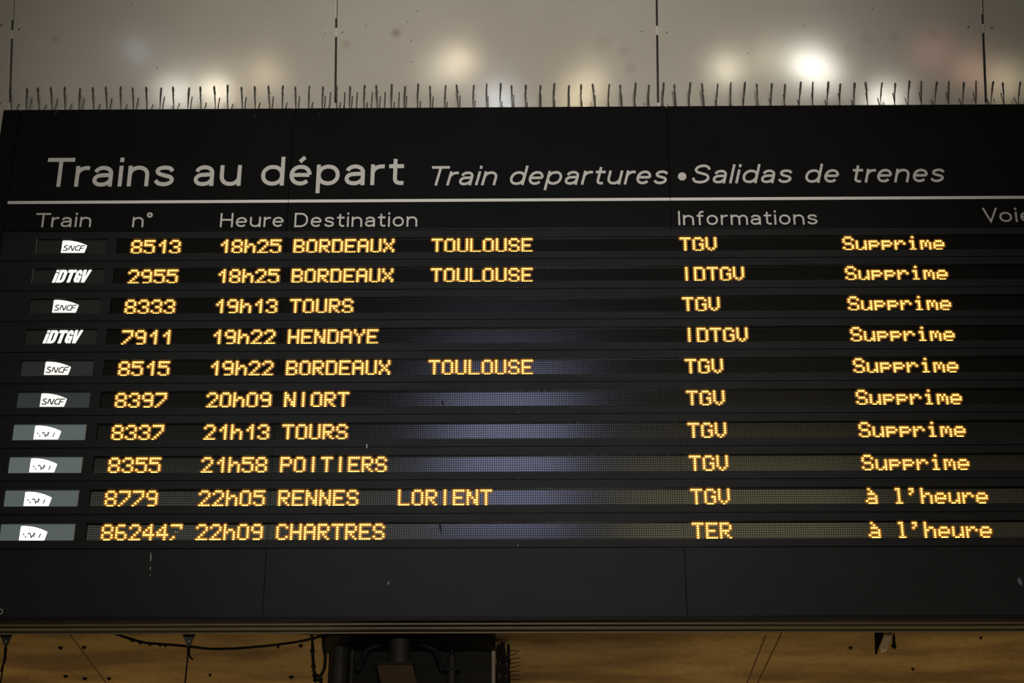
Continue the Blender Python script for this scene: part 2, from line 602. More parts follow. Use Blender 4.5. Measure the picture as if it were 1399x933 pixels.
for j, x in enumerate(sx_):
    pts = [on_wall(x - GAP, s_clip[0], -.002), on_wall(x + GAP, s_clip[0], -.002), on_wall(x + GAP, s_clip[1], -.002), on_wall(x - GAP, s_clip[1], -.002)]
    MB().prism(pts, -W_N * .02).build('joint_clip', MT['clip'], wall)
    if j in (0, 1, 3):       # upper part of these joints is packed with a pale strip
        a, b = (x - GAP, x + GAP * .2)
        pts = [on_wall(a, s_clip[1] + .045, -.004), on_wall(b, s_clip[1] + .045, -.004), on_wall(b, 3.1, -.004), on_wall(a, 3.1, -.004)]
        MB().prism(pts, -W_N * .015).build('joint_strip', MT['clip'], wall)
    pts = [on_wall(x - GAP, s_low, -.002), on_wall(x + GAP, s_low, -.002), on_wall(x + GAP, wall_s(x and seam_px[j][0], 140), -.002), on_wall(x - GAP, wall_s(seam_px[j][0], 140), -.002)]
    MB().prism(pts, -W_N * .02).build('joint_clip', MT['clip'], wall)
for (px, py, k) in ((2, 34, 1), (26, 40, 1), (445, 44, 0), (468, 44, 0), (877, 43, 0), (911, 44, 0), (1323, 37, 1), (1355, 38, 1),
                    (0, 141, 1), (26, 143, 0), (448, 146, 0), (470, 146, 0), (880, 142, 0), (913, 143, 0), (1329, 137, 0), (1358, 137, 0)):
    screw(wall, wall_hit(px, py), 0.0052, MT['bronze' if k else 'steel'])
# old smudges and specks with a shape of their own on the cladding
b_ = SMUDGE.node_tree.nodes['Principled BSDF']
cur = b_.inputs['Base Color'].links[0].from_socket
tcw = N(SMUDGE, 'ShaderNodeTexCoord')
for (px, py, rad, amt) in ((541, 45, .028, .55), (75, 53, .026, .3), (473, 60, .03, .25), (823, 60, .05, .18), (853, 70, .03, .18), (862, 93, .035, .22), (1185, 53, .04, .2), (1222, 51, .03, .2), (1275, 47, .04, .18), (1160, 70, .04, .15)):
    c_ = wall_hit(px, py)
    ds = N(SMUDGE, 'ShaderNodeVectorMath', operation='DISTANCE')
    ds.inputs[1].default_value = c_
    LK(SMUDGE, tcw.outputs['Object'], ds.inputs[0])
    rg = N(SMUDGE, 'ShaderNodeMapRange')
    rg.inputs['From Min'].default_value, rg.inputs['From Max'].default_value = rad * .25, rad
    rg.inputs['To Min'].default_value, rg.inputs['To Max'].default_value = amt, 0
    LK(SMUDGE, ds.outputs['Value'], rg.inputs['Value'])
    mxs = N(SMUDGE, 'ShaderNodeMix', data_type='RGBA')
    mxs.inputs[7].default_value = (.17, .14, .09, 1)
    LK(SMUDGE, rg.outputs['Result'], mxs.inputs[0])
    LK(SMUDGE, cur, mxs.inputs[6])
    cur = mxs.outputs[2]
LK(SMUDGE, cur, b_.inputs['Base Color'])
for (px, py) in ((215, 93), (557, 30), (562, 56), (562, 85), (500, 35), (180, 5), (1022, 73), (1099, 35), (1192, 12), (570, 15)):
    screw(wall, wall_hit(px, py), 0.0026, MT['speck'], 'speck')
# ceiling of the passage: joints and old bolt ends
for (p0, p1) in (((94, 864), (148, 937)), ((1068, 864), (1033, 937)), ((1046, 868), (1019, 937))):
    a, b = at_z(*p0, SOF), at_z(*p1, SOF)
    d = (b - a); d.z = 0
    b2 = a + d * 3.0
    nrm = Vector((d.y, -d.x, 0)).normalized() * 0.0022
    MB().prism([a + nrm, a - nrm, b2 - nrm, b2 + nrm], (0, 0, -0.0015)).build('ceiling_joint', MT['joint'], ceil_)
for (px, py, r) in ((83, 884, .009), (115, 883.5, .008), (90, 923, .009), (116, 926, .009), (149, 926, .008), (287, 921, .006),
                    (398, 924, .010), (411, 881, .008), (380, 882, .006), (1162, 884, .007), (1247, 913, .006), (1340, 870, .005)):
    p = at_z(px, py, SOF)
    MB().tube([(p.x, p.y, SOF), (p.x, p.y, SOF - .006), (p.x, p.y, SOF - .010)], [r * 1.15, r * .9, r * .4], 9).build('bolt_end', MT['iron'], ceil_)

# ------------------------------------------------------------------ departure board
BX0, ZB, ZT = -2.2564, 4.088, 6.3655
SA, SB = -1.0225, 0.5505
SCX = SB + (SB - SA)
board = empty('departure_board', (0.45, 7.0, ZB))
tag(board, 'wide black station departure board with amber lit train times and white French header', 'departure board')
MB().box(BX0, XR, 7.03, 7.137, ZB + .004, ZT).build('case', MT['case'], board)
for z in (4.35, 5.2, 6.1):
    MB().box(BX0 + .2, XR - .2, 7.137, WY + .0005, z, z + .06).build('mounting_rail', MT['case'], board)
# side frames
MB().box(BX0, -2.1862, 6.9985, 7.032, ZB + .004, ZT).build('side_frame', MT['face'], board, bevel=.002)
MB().box(XR - .07, XR, 6.992, 7.032, ZB + .004, ZT).build('side_frame', MT['face'], board, bevel=.002)
cols = [(-2.185, SA), (SA, SB), (SB, SCX), (SCX, XR - .072)]
SG = 0.0007
ROWT, ROWB = 5.766, 4.374
for a, b in cols:
    MB().box(a + SG, b - SG, 7.0, 7.03, ROWT + .002, ZT).build('header_panel', MT['face'], board, bevel=.001)
    MB().box(a + SG, b - SG, 7.0, 7.03, ZB + .014, ROWB - .002).build('lower_panel', MT['bezel'], board, bevel=.001)
    MB().box(a + SG * 1.5, b - SG * 1.5, 6.9985, 7.0005, 5.8985, 5.9115).build('white_rule', MT['rule'], board)
# underside rail with its three ridges
MB().box(BX0, XR, 6.998, 7.137, ZB - .001, ZB + .012).build('bottom_rail', MT['rail'], board)
for y0, y1 in ((7.030, 7.041), (7.074, 7.096), (7.128, 7.1375)):
    MB().box(BX0, XR, y0, y1, ZB - .0045, ZB).build('rail_ridge', MT['ridge'], board, bevel=.001)

Yt = 6.9995
hd = [
    ('main_heading', 'Trains au départ', (66, 217), (551.5, 240), (300, 254), (300, 214.8), 0, .066),
    ('english_heading', 'Train departures', (590.3, 228), (912.5, 233), (740, 252.6), (740, 226.3), .27, .063),
    ('spanish_heading', 'Salidas de trenes', (945.6, 249), (1290.5, 236), (1110, 249.8), (1110, 224), .27, .063),
    ('column_heading', 'Train', (50, 292), (124, 309), (90, 310.3), (90, 291), 0, .057),
    ('column_heading', 'n°', (180.5, 309), (208.5, 296), (195, 310.3), (195, 291), 0, .057),
    ('column_heading', 'Heure', (300.4, 309), (387.5, 304), (340, 310.3), (340, 291), 0, .057),
    ('column_heading', 'Destination', (402, 309), (570, 304), (485, 310), (485, 290.5), 0, .057),
    ('column_heading', 'Informations', (927, 306), (1116.8, 302), (1020, 307.2), (1020, 287.8), 0, .057),
    ('column_heading', 'Voie', (1341.3, 284), (1411, 297), (1370, 303.4), (1370, 284), 0, .057),
]
for (nm, body, l, r, bs, tp, sh, wt) in hd:
    lettering(nm, body, l, r, bs, tp, board, Yt, MT['letter'], sh, wt)
p = at(932, 241, Yt)
MB().dome((p.x, Yt, p.z), .0175, .0200, .0006, 20, ((1, 0), (.98, 1))).build('bullet', MT['letter'], board)

GL = {
    '0': '01110 10001 10001 10001 10001 10001 01110', '1': '00010 00110 01010 00010 00010 00010 00010',
    '2': '01110 10001 00001 00010 00100 01000 11111', '3': '01110 10001 00001 00110 00001 10001 01110',
    '4': '00010 00110 01010 10010 11111 00010 00010', '5': '11111 10000 11110 00001 00001 10001 01110',
    '6': '01110 10000 10000 11110 10001 10001 01110', '7': '11111 00001 00001 00010 00100 01000 10000',
    '8': '01110 10001 10001 01110 10001 10001 01110', '9': '01110 10001 10001 01111 00001 00001 01110',
    'A': '01110 10001 10001 11111 10001 10001 10001', 'B': '11110 10001 10001 11110 10001 10001 11110',
    'C': '01110 10001 10000 10000 10000 10001 01110', 'D': '11110 10001 10001 10001 10001 10001 11110',
    'E': '11111 10000 10000 11110 10000 10000 11111', 'G': '01110 10001 10000 10011 10001 10001 01110',
    'H': '10001 10001 10001 11111 10001 10001 10001', 'I': '00100 00100 00100 00100 00100 00100 00100',
    'L': '10000 10000 10000 10000 10000 10000 11111', 'N': '10001 11001 11001 10101 10011 10011 10001',
    'O': '01110 10001 10001 10001 10001 10001 01110', 'P': '11110 10001 10001 11110 10000 10000 10000',
    'R': '11110 10001 10001 11110 10100 10010 10001', 'S': '01110 10001 10000 01110 00001 10001 01110',
    'T': '11111 00100 00100 00100 00100 00100 00100', 'U': '10001 10001 10001 10001 10001 10001 01110',
    'V': '10001 10001 10001 10001 10001 01010 00100', 'X': '10001 10001 01010 00100 01010 10001 10001',
    'Y': '10001 10001 01010 00100 00100 00100 00100', 'h': '10000 10000 10110 11001 10001 10001 10001',
    'u': '00000 00000 10001 10001 10001 10011 01101', 'p': '00000 00000 11110 10001 11110 10000 10000',
    'r': '00000 00000 10110 11001 10000 10000 10000', 'i': '00100 00000 01100 00100 00100 00100 01110',
    'm': '00000 00000 11010 10101 10101 10001 10001', 'e': '00000 00000 01110 10001 11111 10000 01110',
    'à': '01000 00100 01110 00001 01111 10001 01111', 'l': '01100 00100 00100 00100 00100 00100 01110',
    '’': '01100 00100 01000 00000 00000 00000 00000', ' ': '0 0 0 0 0 0 0',
}
YS = 7.012          # face of the dot matrix


def led_text(name, body, x0, zc, parent, dim=None):
    """x0: centre of the first dot column"""
    core, lens = MB(), MB()  # lens gathers the painted halo discs, not real lenses
    for ci, ch in enumerate(body):
        for r, line in enumerate(GL[ch].split()):
            for c, bit in enumerate(line):
                if bit == '1':
                    x, z = x0 + (ci * 6 + c) * DX, zc + (3 - r) * DZ
                    if body == '862447' and ci == 5 and r in (2, 3, 4):
                        continue
                    core.dome((x, YS - .0012, z), .0034, .0030, .0034, 8, ((1, 0), (.75, .75)))
                    lens.dome((x, YS - .0004, z), 0.0104, .0104, .0007, 12, ((1, 0), (.66, .6)))  # wide disc that carries the painted halo of the dot
    o = core.build(name, MT['led'], parent)
    MB_l = lens.mesh('led_halo', MT['lens'])
    # halo discs painted around the lit dots, joined into the text mesh
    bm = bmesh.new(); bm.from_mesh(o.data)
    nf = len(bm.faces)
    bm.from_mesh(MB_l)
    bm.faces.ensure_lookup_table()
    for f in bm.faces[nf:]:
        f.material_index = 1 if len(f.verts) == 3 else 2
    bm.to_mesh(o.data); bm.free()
    o.data.materials.append(MT['lens'])  # painted halo around the lit dots
    o.data.materials.append(MT['halo_rim'])
    bpy.data.meshes.remove(MB_l)
    return o


ROWS = [
    ('S', '8513', '18h25', 'BORDEAUX', 'TOULOUSE', 'TGV', 'Supprime', 83.3, 345.3, 0),
    ('i', '2955', '18h25', 'BORDEAUX', 'TOULOUSE', 'IDTGV', 'Supprime', 71.0, 386, 0),
    ('S', '8333', '19h13', 'TOURS', '', 'TGV', 'Supprime', 71.2, 427, 0),
    ('i', '7911', '19h22', 'HENDAYE', '', 'IDTGV', 'Supprime', 58.3, 469, 0),
    ('S', '8515', '19h22', 'BORDEAUX', 'TOULOUSE', 'TGV', 'Supprime', 60.0, 512, .010),
    ('S', '8397', '20h09', 'NIORT', '', 'TGV', 'Supprime', 54.2, 555.5, .024),
    ('S', '8337', '21h13', 'TOURS', '', 'TGV', 'Supprime', 45.8, 600, .105),
    ('S', '8355', '21h58', 'POITIERS', '', 'TGV', 'Supprime', 40.0, 645, .115),
    ('S', '8779', '22h05', 'RENNES', 'LORIENT', 'TGV', 'à l’heure', 32.2, 691, .095),
    ('S', '862447', '22h09', 'CHARTRES', '', 'TER', 'à l’heure', 26.0, 738, .095),
]
Z0, ZP = 5.6957, 0.13908
XN, XH, XD, XT, XL, XI, XSu, XA = -1.6545 + .004, -1.2955 + .004, -.9905 + .004, -.4262 + .003, -.5325 + .004, .5835 + .004, 1.2463 + .003, 1.2500 + .003
SH = 0.0357            # half height of the opening


def logo_px(px, py):
    """outline drawn on the first row's logo, as metres from its lower left corner"""
    o = at(505 / 11.66 + 40, 350 / 11.66 + 315, 7.01)
    p_ = at(px / 11.66 + 40, py / 11.66 + 315, 7.01)
    return (p_.x - o.x, p_.z - o.z)


logo_loop = [logo_px(*p) for p in ((505, 350), (520, 255), (533, 163), (560, 157), (620, 158), (690, 165), (760, 178), (830, 198), (890, 221), (922, 236), (916, 252), (896, 303), (875, 350))]
me_logo = outline_mesh([logo_loop], .001)
me_logo_hot = me_logo.copy()
me_logo.materials.append(MT['logo'])
me_logo_hot.materials.append(MT['logo_hot'])


def strokes(lines, wd):
    mb = MB()
    for ln in lines:
        q = [logo_px(*p) for p in ln]
        for (a, b) in zip(q[:-1], q[1:]):
            A, B = Vector((a[0], 0, a[1])), Vector((b[0], 0, b[1]))
            d = (B - A).normalized()
            n_ = Vector((d.z, 0, -d.x)) * wd
            A -= d * wd * .6; B += d * wd * .6
            mb.prism([A + n_, B + n_, B - n_, A - n_], (0, -.0006, 0))
    return mb


SN = [[(615, 240), (578, 240), (562, 254), (566, 266), (604, 288), (606, 304), (590, 318), (540, 314)],
      [(628, 306), (655, 246), (668, 246), (684, 316), (694, 316), (728, 244)],
      [(812, 240), (772, 244), (745, 268), (734, 298), (748, 316), (790, 314)],
      [(798, 320), (820, 262), (838, 244), (890, 240)], [(815, 284), (862, 280)]]
SN2 = [[(566, 262), (580, 280)], [(596, 298), (606, 312)], [(640, 270), (655, 250)], [(668, 256), (686, 318), (706, 282)], [(728, 250), (722, 306)], [(735, 272), (745, 262)], [(800, 316), (824, 262)]]  # letters broken up where the backlight bloom swallows them
me_ink = strokes(SN, .0023).mesh('logo_letters', MT['ink'])
me_ink2 = strokes(SN2, .0028).mesh('logo_letters', MT['ink_bloom'])

# bold slanted iDTGV word mark
def shear(loop, k=.30):
    return [(x + y * k, y) for x, y in loop]


def arc(cx, cz, rx, rz, a0, a1, n=8):
    return [(cx + rx * math.cos(math.radians(a0 + (a1 - a0) * t / n)), cz + rz * math.sin(math.radians(a0 + (a1 - a0) * t / n))) for t in range(n + 1)]


L_i = [[(0, 0), (.24, 0), (.24, .74), (0, .74)], [(0, .83), (.24, .83), (.24, 1), (0, 1)]]
L_D = [[(.32, 0)] + arc(.70, .28, .28, .28, -90, 0) + arc(.70, .72, .28, .28, 0, 90) + [(.32, 1)], [(.56, .17)] + arc(.62, .28, .10, .11, -90, 0) + arc(.62, .72, .10, .11, 0, 90) + [(.56, .83)]]
L_T = [[(1.24, 0), (1.50, 0), (1.50, .80), (1.72, .80), (1.72, 1), (1.02, 1), (1.02, .80), (1.24, .80)]]
L_G = [arc(2.02, .72, .26, .28, 0, 180) + arc(2.02, .28, .26, .28, 180, 270) + [(2.12, .04), (2.16, 0), (2.30, 0), (2.30, .54), (2.02, .54), (2.02, .38), (2.09, .38), (2.09, .26)] + arc(2.04, .26, .04, .08, 0, -180) + arc(2.04, .74, .05, .08, 180, 0) + [(2.09, .64), (2.28, .64)]]
L_V = [[(2.46, 0), (2.74, 0), (2.98, 1), (2.74, 1), (2.62, .34), (2.56, 1), (2.30, 1)]]
KW = (at(125, 369.5, 7.01).x - at(70.5, 386, 7.01).x) / 3.28
KH = at(95, 369.3, 7.01).z - at(95, 386.2, 7.01).z
me_id = outline_mesh([[(x * KW, y * KH) for x, y in shear(lp)] for L_ in (L_i, L_D, L_T, L_G, L_V) for lp in L_], .001)
me_id.materials.append(MT['logo'])

PX0, PX1, NX0 = -2.040, -1.7535, -1.7135
for i, (kind, num, hr, de, via, inf, st, lx, ly, glow) in enumerate(ROWS):
    zc = Z0 - ZP * i
    row = empty('display_row', (0, 0, zc - ZP / 2 - ZB), board)
    row.location = (-0.45, 0, zc - ZP / 2 - ZB)
    row['label'] = 'display row showing train %s to %s' % (num, (de + (' and ' + via if via else '')).title())
    # bezel bars with a thin groove under each row, split at the panel joints
    zu, zl = zc + SH, zc - SH
    ztop, zbot = zc + ZP / 2, zc - ZP / 2
    bz = MB()
    for a, b in cols:
        bz.box(a + SG * .6, b - SG * .6, 7.0, 7.03, zu, ztop - .0016)
        bz.box(a + SG * .6, b - SG * .6, 6.9985, 7.03, zbot + .0016, zl)
        bz.box(a + SG * .6, b - SG * .6, 7.006, 7.03, zbot, zbot + .0016)
    bz.box(-2.185, PX0, 7.0005, 7.03, zl, zu)
    bz.box(PX1, NX0, 7.0005, 7.03, zl, zu)
    bz.build('bezel', MT['bezel'], row)
    sm = MB()
    for a, b in ((NX0, SA), (SA, SB), (SB, SCX), (SCX, XR - .072)):
        sm.box(a + .0008, b - .0008, YS, 7.03, zl - .002, zu + .002)
    s_o = sm.build('led_matrix', MT['strip'], row)
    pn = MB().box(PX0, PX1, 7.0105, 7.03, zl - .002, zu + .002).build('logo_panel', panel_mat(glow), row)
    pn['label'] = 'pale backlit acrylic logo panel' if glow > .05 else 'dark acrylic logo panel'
    if i in (0, 1):
        MB().box(PX0 - .003, PX0 + .001, 6.9995, 7.0105, zl, zu).build('lit_reveal_strip', MT['bracket'], row)  # lit left reveal put into the colour as a paler strip
    if i in (6, 7, 8, 9):
        MB().box(PX1 - .0035, PX1 - .0005, 7.002, 7.0105, zl + .004, zu - .002).build('lit_reveal_strip', MT['ridge'], row)  # lit right reveal, likewise painted as a paler strip
    p = at(lx, ly, 7.01)
    rw = Vector((row.location.x + board.location.x, row.location.y + board.location.y, row.location.z + board.location.z))
    lp = Vector((p.x, 7.0095, p.z)) - rw
    if kind == 'S':
        hot = glow > .05
        put('operator_logo', me_logo_hot if hot else me_logo, row, loc=lp)
        put('logo_letters', me_ink2 if hot else me_ink, row, loc=lp + Vector((0, -.0012, 0)))
    else:
        put('operator_logo', me_id, row, loc=lp)
    led_text('train_number', num, XN, zc, row)
    led_text('departure_time', hr, XH, zc, row)
    led_text('destination', de, XD, zc, row)
    if via:
        led_text('second_destination', via, XL if via == 'LORIENT' else XT, zc, row)
    led_text('train_type', inf, XI, zc, row)
    led_text('train_status', st, XA if st[0] == 'à' else XSu, zc, row)
    if num == '862447':
        gm = MB()
        for (c, r) in ((23.2, 3), (24, 3.1), (25, 3.2), (23.5, 4), (24.5, 4), (25.5, 4), (24.6, 2.3), (25.4, 2.6), (24, 4.9), (31.6, 2.8), (32.6, 2.9), (31.0, 4.6)):
            gm.dome((XN + c * DX, YS - .001, zc + (3 - r) * DZ), .0022, .0022, .001, 6)
        gm.build('faulty_dots', MT['dimled'], row)

# small marks and screws on the face
for y in (393, 476, 563, 653, 745):
    p = at(707.6, y, 6.998)
    MB().dome((p.x, 6.9985, p.z), .0022, .0022, .001, 8).build('screw', MT['steel'], board)
def mark(name, pts, wd, m, Y=6.998):
    q = [at(*p_, Y) for p_ in pts]
    q = [Vector((v.x, Y, v.z)) for v in q]
    return MB().tube(q, wd, 6).build(name, m, board)
for pts, wd in (([(206.2, 755), (206, 763), (205.6, 767)], [.0008, .0022, .0008]), ([(205.4, 774), (205, 779)], [.0012, .0010]),
                ([(205.1, 784), (205, 787)], [.0011, .0008]), ([(501.3, 607), (501, 612)], [.0016, .0014]), ([(530.5, 795), (530.8, 799)], [.0018, .0008])):
    mark('scratch', pts, wd, MT['scratch'], 6.9983)
for pts, wd in (([(78, 152), (75, 156)], [.0016, .0022]), ([(348, 155.5), (347, 160)], [.0014, .0010]), ([(436, 155), (436, 157)], [.001, .001])):
    mark('scratch', pts, wd, MT['bracket'], 6.9998)
for pts in ([(604, 547), (605, 551), (607.5, 556)], [(600.5, 714), (602, 722), (603, 729)]):
    mark('dead_insect', pts, [.002, .0045, .001], MT['speck'], 7.0105)
p = at(1393.5, 795, 6.9985)
MB().tube([(p.x - .004, 6.9985, p.z + .014), (p.x, 6.9985, p.z), (p.x + .003, 6.9985, p.z - .014)], [.006, .0085, .006], 10).build('lock_cover', MT['blue'], board, smooth=True)
p = at(0.5, 836, 6.992)
MB().tube([(p.x + .009 * math.cos(t * PI / 6), 6.9905, p.z + .010 * math.sin(t * PI / 6)) for t in range(13)], .0025, 6).build('screw_ring', MT['steel'], board)

# ------------------------------------------------------------------ bird spikes along the top of the board
def tall_mesh(k):
    rnd = random.Random(100 + k)
    n = 13
    L = .112 * rnd.uniform(.95, 1.04)
    a = math.radians((-24, -40)[k % 2] + rnd.uniform(-4, 4))
    dx, dy, H = rnd.uniform(-.006, .006), math.sin(a) * L, math.cos(a) * L
    pts, rs = [], []
    for j in range(n):
        t = j / (n - 1)
        pts.append((dx * t * t + rnd.uniform(-.0008, .0008), dy * t, H * t))
        fuzz = max(0, (t - .25)) * rnd.uniform(.5, 1.5)
        rs.append(.0019 + .0034 * min(1, fuzz * 1.3))
    rs[-1] = .0035
    mb = MB().tube(pts, rs, 7)
    for _ in range(rnd.randint(0, 4)):
        t = rnd.uniform(.45, 1)
        q = Vector((dx * t * t, dy * t, H * t))
        sg = rnd.choice((-1, 1))
        mb.tube([q, q + Vector((sg * .007, 0, rnd.uniform(-.003, .004)))], [.002, .0009], 5)
    return mb.mesh('tall_spike', MT['wire'])


def short_mesh(k):
    rnd = random.Random(300 + k)
    a = math.radians((31, 16)[k % 2] + rnd.uniform(-3, 3))
    L = .105
    pts = [(0, math.sin(a) * L * t, math.cos(a) * L * t) for t in (0, .35, .7, 1)]
    return MB().tube(pts, [.0019, .0020, .0023, .0026], 6).mesh('leaning_spike', MT['wire'])


def mid_mesh(k):
    rnd = random.Random(500 + k)
    H = .098
    dx = rnd.uniform(.0, .006)
    return MB().tube([(0, 0, 0), (dx * .3, 0, H * .5), (dx, 0, H)], [.0019, .0023, .0030], 6).mesh('middle_spike', MT['wire'])


TALL = [tall_mesh(k) for k in range(10)]
SHORT = [short_mesh(k) for k in range(8)]
MID = [mid_mesh(k) for k in range(4)]
xs0 = at(17, 150, 7.03).x
PITCHX = (at(1240, 143, 7.03).x - at(17, 150, 7.03).x) / 66.0
above = ["at the left end of the board top above the word Trains", "on the board top above the French word au",
         "with extra wires at a wall joint above the word départ", "on the board top above the English word departures",
         "on the board top above the bullet between two headings", "on the board top above the Spanish words de trenes", "at the right end of the board top above Voie"]
PER = 11
for s in range(7):
    n0 = s * PER - (1 if s == 0 else 0)
    n1 = (s + 1) * PER + (4 if s == 6 else 0)
    xa, xb = xs0 + (n0 - .5) * PITCHX + .003, xs0 + (n1 - .5) * PITCHX - .003
    xa = max(xa, BX0 + .002)
    st = empty('bird_spike_strip', ((xa + xb) / 2, 7.045, ZT))
    tag(st, 'bird spike strip ' + above[s], 'bird spikes', 'bird spike strips on the board top')
    bs = MB().box(xa, xb, 7.020, 7.060, ZT, ZT + .0035)
    for n in range(n0, n1):
        x = xs0 + n * PITCHX
        if x - .013 > xa and x + .013 < xb:
            bs.box(x - .010, x + .010, 7.022, 7.050, ZT + .003, ZT + .0065)
    bs.build('base_strip', MT['wire'], st)
    for n in range(n0, n1):
        x = xs0 + n * PITCHX + random.uniform(-.004, .004)
        if x < BX0 + .008:
            continue
        put('spike', TALL[(n + 1) % 2 + 2 * random.randint(0, 4)], st, loc=Vector((x, 7.030, ZT + .003)) - st.location)
        put('spike', SHORT[(n % 2) + 2 * random.randint(0, 3)], st, loc=Vector((x + .006, 7.040, ZT + .003)) - st.location)
        if 22 <= n + 0 <= 29:
            px_ = (460 + (n - 24) * 18.5)
        if 23 <= n <= 28:
            put('spike', random.choice(MID), st, loc=Vector((x + PITCHX * .5, 7.032, ZT + .003)) - st.location)

# ------------------------------------------------------------------ below the board
# dark clad pillar of the passage
YP = 7.42
px0, px1 = at(449, 900, YP).x, at(676, 900, YP).x
pil = struct(MB().box(px0, px1, YP, YP + .6, 0, SOF).build('pillar', MT['pillar'], bevel=.004))
MB().box(px0 - .01, px1 + .004, WY + .012, YP + .01, SOF - .02, SOF).build('pillar_head', MT['pillar'], pil)
fx0, fx1 = at(485, 900, YP - .01).x, at(606, 900, YP - .01).x
MB().box(fx0, fx1, YP - .012, YP, 2.6, SOF).build('pillar_panel', MT['pillar'], pil)
fx2 = at(631, 900, YP - .01).x
MB().box(fx2, px1 - .03, YP - .012, YP, 2.6, SOF).build('pillar_panel', MT['pillar'], pil)
MB().box(px1 - .011, px1 + .002, YP - .02, YP, 2.6, SOF).build('pillar_edge_strip', MT['ridge'], pil)

def vert(name, pxx, pyy, Y, z0, z1, r, m, parent=None, n=16):
    x = at(pxx, pyy, Y).x
    return MB().tube([(x, Y, z0), (x, Y, z1)], r, n).build(name, m, parent, smooth=False), x

o, _ = vert('downpipe', 464, 900, YP - .045, 2.4, SOF, .036, MT['pipe'])
tag(o, 'thick grey-brown vertical pipe on the left edge of the dark pillar', 'pipe')
o, _ = vert('conduit', 481, 900, YP - .02, 2.4, SOF, .010, MT['pipe'])
tag(o, 'thin vertical conduit between the thick pipe and the hanging brown box', 'pipe')
cd = empty('cable_conduit', (at(617, 900, YP - .03).x, YP - .03, 2.6))
tag(cd, 'slim vertical conduit with a wider lower sleeve right of the hanging brown box', 'pipe')
vert('upper_tube', 617, 900, YP - .03, 3.98, SOF, .008, MT['iron'], cd)
zc_ = at(617, 897, YP - .03).z
vert('sleeve', 617.5, 900, YP - .03, 2.6, zc_, .0165, MT['pipe'], cd)
zj = at(617, 916, YP - .03).z
MB().box(at(608, 916, YP - .02).x, at(628, 916, YP - .02).x, YP - .05, YP - .001, zj - .006, zj + .006).build('pipe_clamp', MT['iron'], cd)

YH = 7.29
hb = empty('hanging_box', (at(546, 905, YH).x, YH, SOF))
tag(hb, 'brown box hanging on a short round post in front of the dark pillar', 'box')
xp = at(546, 890, YH).x
ztop_ = at(546, 905.5, YH - .03).z
MB().tube([(xp, YH, SOF), (xp, YH, ztop_ - .01)], .040, 20).build('post', MT['pipe'], hb)
MB().box(xp - .075, xp + .075, YH - .06, YH + .06, SOF - .012, SOF).build('mounting_plate', MT['iron'], hb)
for sg in (-1, 1):
    a = Vector((xp + sg * .13, YH + .05, SOF - .035)); b = Vector((xp + sg * .055, YH + .04, SOF - .004))
    c2 = Vector((xp + sg * .165, YH + .05, SOF - .12))
    MB().tube([b, a, c2], .010, 8).build('brace', MT['iron'], hb)
fa = [at(514, 906, YH - .07), at(563.5, 906, YH - .07)]
zl_ = fa[0].z
xl, xr_ = fa[0].x, fa[1].x
pts = [(xl, YH - .07, zl_), (xr_, YH - .07, zl_), (xr_ + .055, YH - .07, zl_ - .22), (xl + .055, YH - .07, zl_ - .22)]
MB().prism(pts, (0, .14, 0)).build('housing', MT['box'], hb, bevel=.004)
MB().box(xl - .004, xr_ + .006, YH - .076, YH + .076, zl_ - .006, zl_ + .004).build('lid', MT['iron'], hb)

def cable(name, pts, r, label, jit=0.0, lumps=0):
    rnd = random.Random(len(pts) * 17 + int(pts[0].x * 100))
    q = []
    for a, b in zip(pts[:-1], pts[1:]):
        for t in (0, .25, .5, .75):
            q.append(a.lerp(b, t) + Vector((rnd.uniform(-jit, jit), 0, rnd.uniform(-jit, jit))))
    q.append(pts[-1])
    for _ in range(2):
        q = [q[0]] + [(q[i - 1] + q[i] * 2 + q[i + 1]) / 4 for i in range(1, len(q) - 1)] + [q[-1]]
    mb = MB().tube(q, r, 8)
    for _ in range(lumps):
        c = q[rnd.randint(2, len(q) - 3)]
        mb.tube([c + Vector((-.009, 0, 0)), c + Vector((0, 0, -.003)), c + Vector((.009, 0, 0))], [r * .8, r * 1.7, r * .8], 8)
    o_ = mb.build(name, MT['cable'], smooth=True)
    return tag(o_, label, 'cable')


Yc = 7.27
cable('cable', [at(150, 863, 7.2), at(176, 872, Yc), at(198, 878.5, Yc), at(226, 880, Yc), at(256, 883, Yc), at(285, 886.5, Yc), at(320, 886, Yc), at(360, 883, Yc), at(400, 878, Yc), at(425, 873, Yc), at(446, 866, Yc), at(452, 862, 7.2)], .0055,
      'black cable sagging across the brown soffit left of the dark pillar', .001, 6)
cable('cable', [at(425, 858, 7.16), at(427, 880, 7.26), at(427.5, 898, 7.26), at(428, 914, 7.26), at(431, 922, 7.26), at(437, 924, 7.26), at(443, 915, 7.26), at(444, 900, 7.26), at(442, 882, 7.26), at(443, 858, 7.16)], .0062,
      'looped black cable hanging down beside the left edge of the dark pillar', .003, 4)
cable('cable', [at(428, 922, 7.265), at(432, 930, 7.265), at(440, 926, 7.265), at(436, 938, 7.265), at(443, 934, 7.265), at(444, 950, 7.265)], .0065,
      'tangled black cable end below the loop at the pillar', .004, 3)
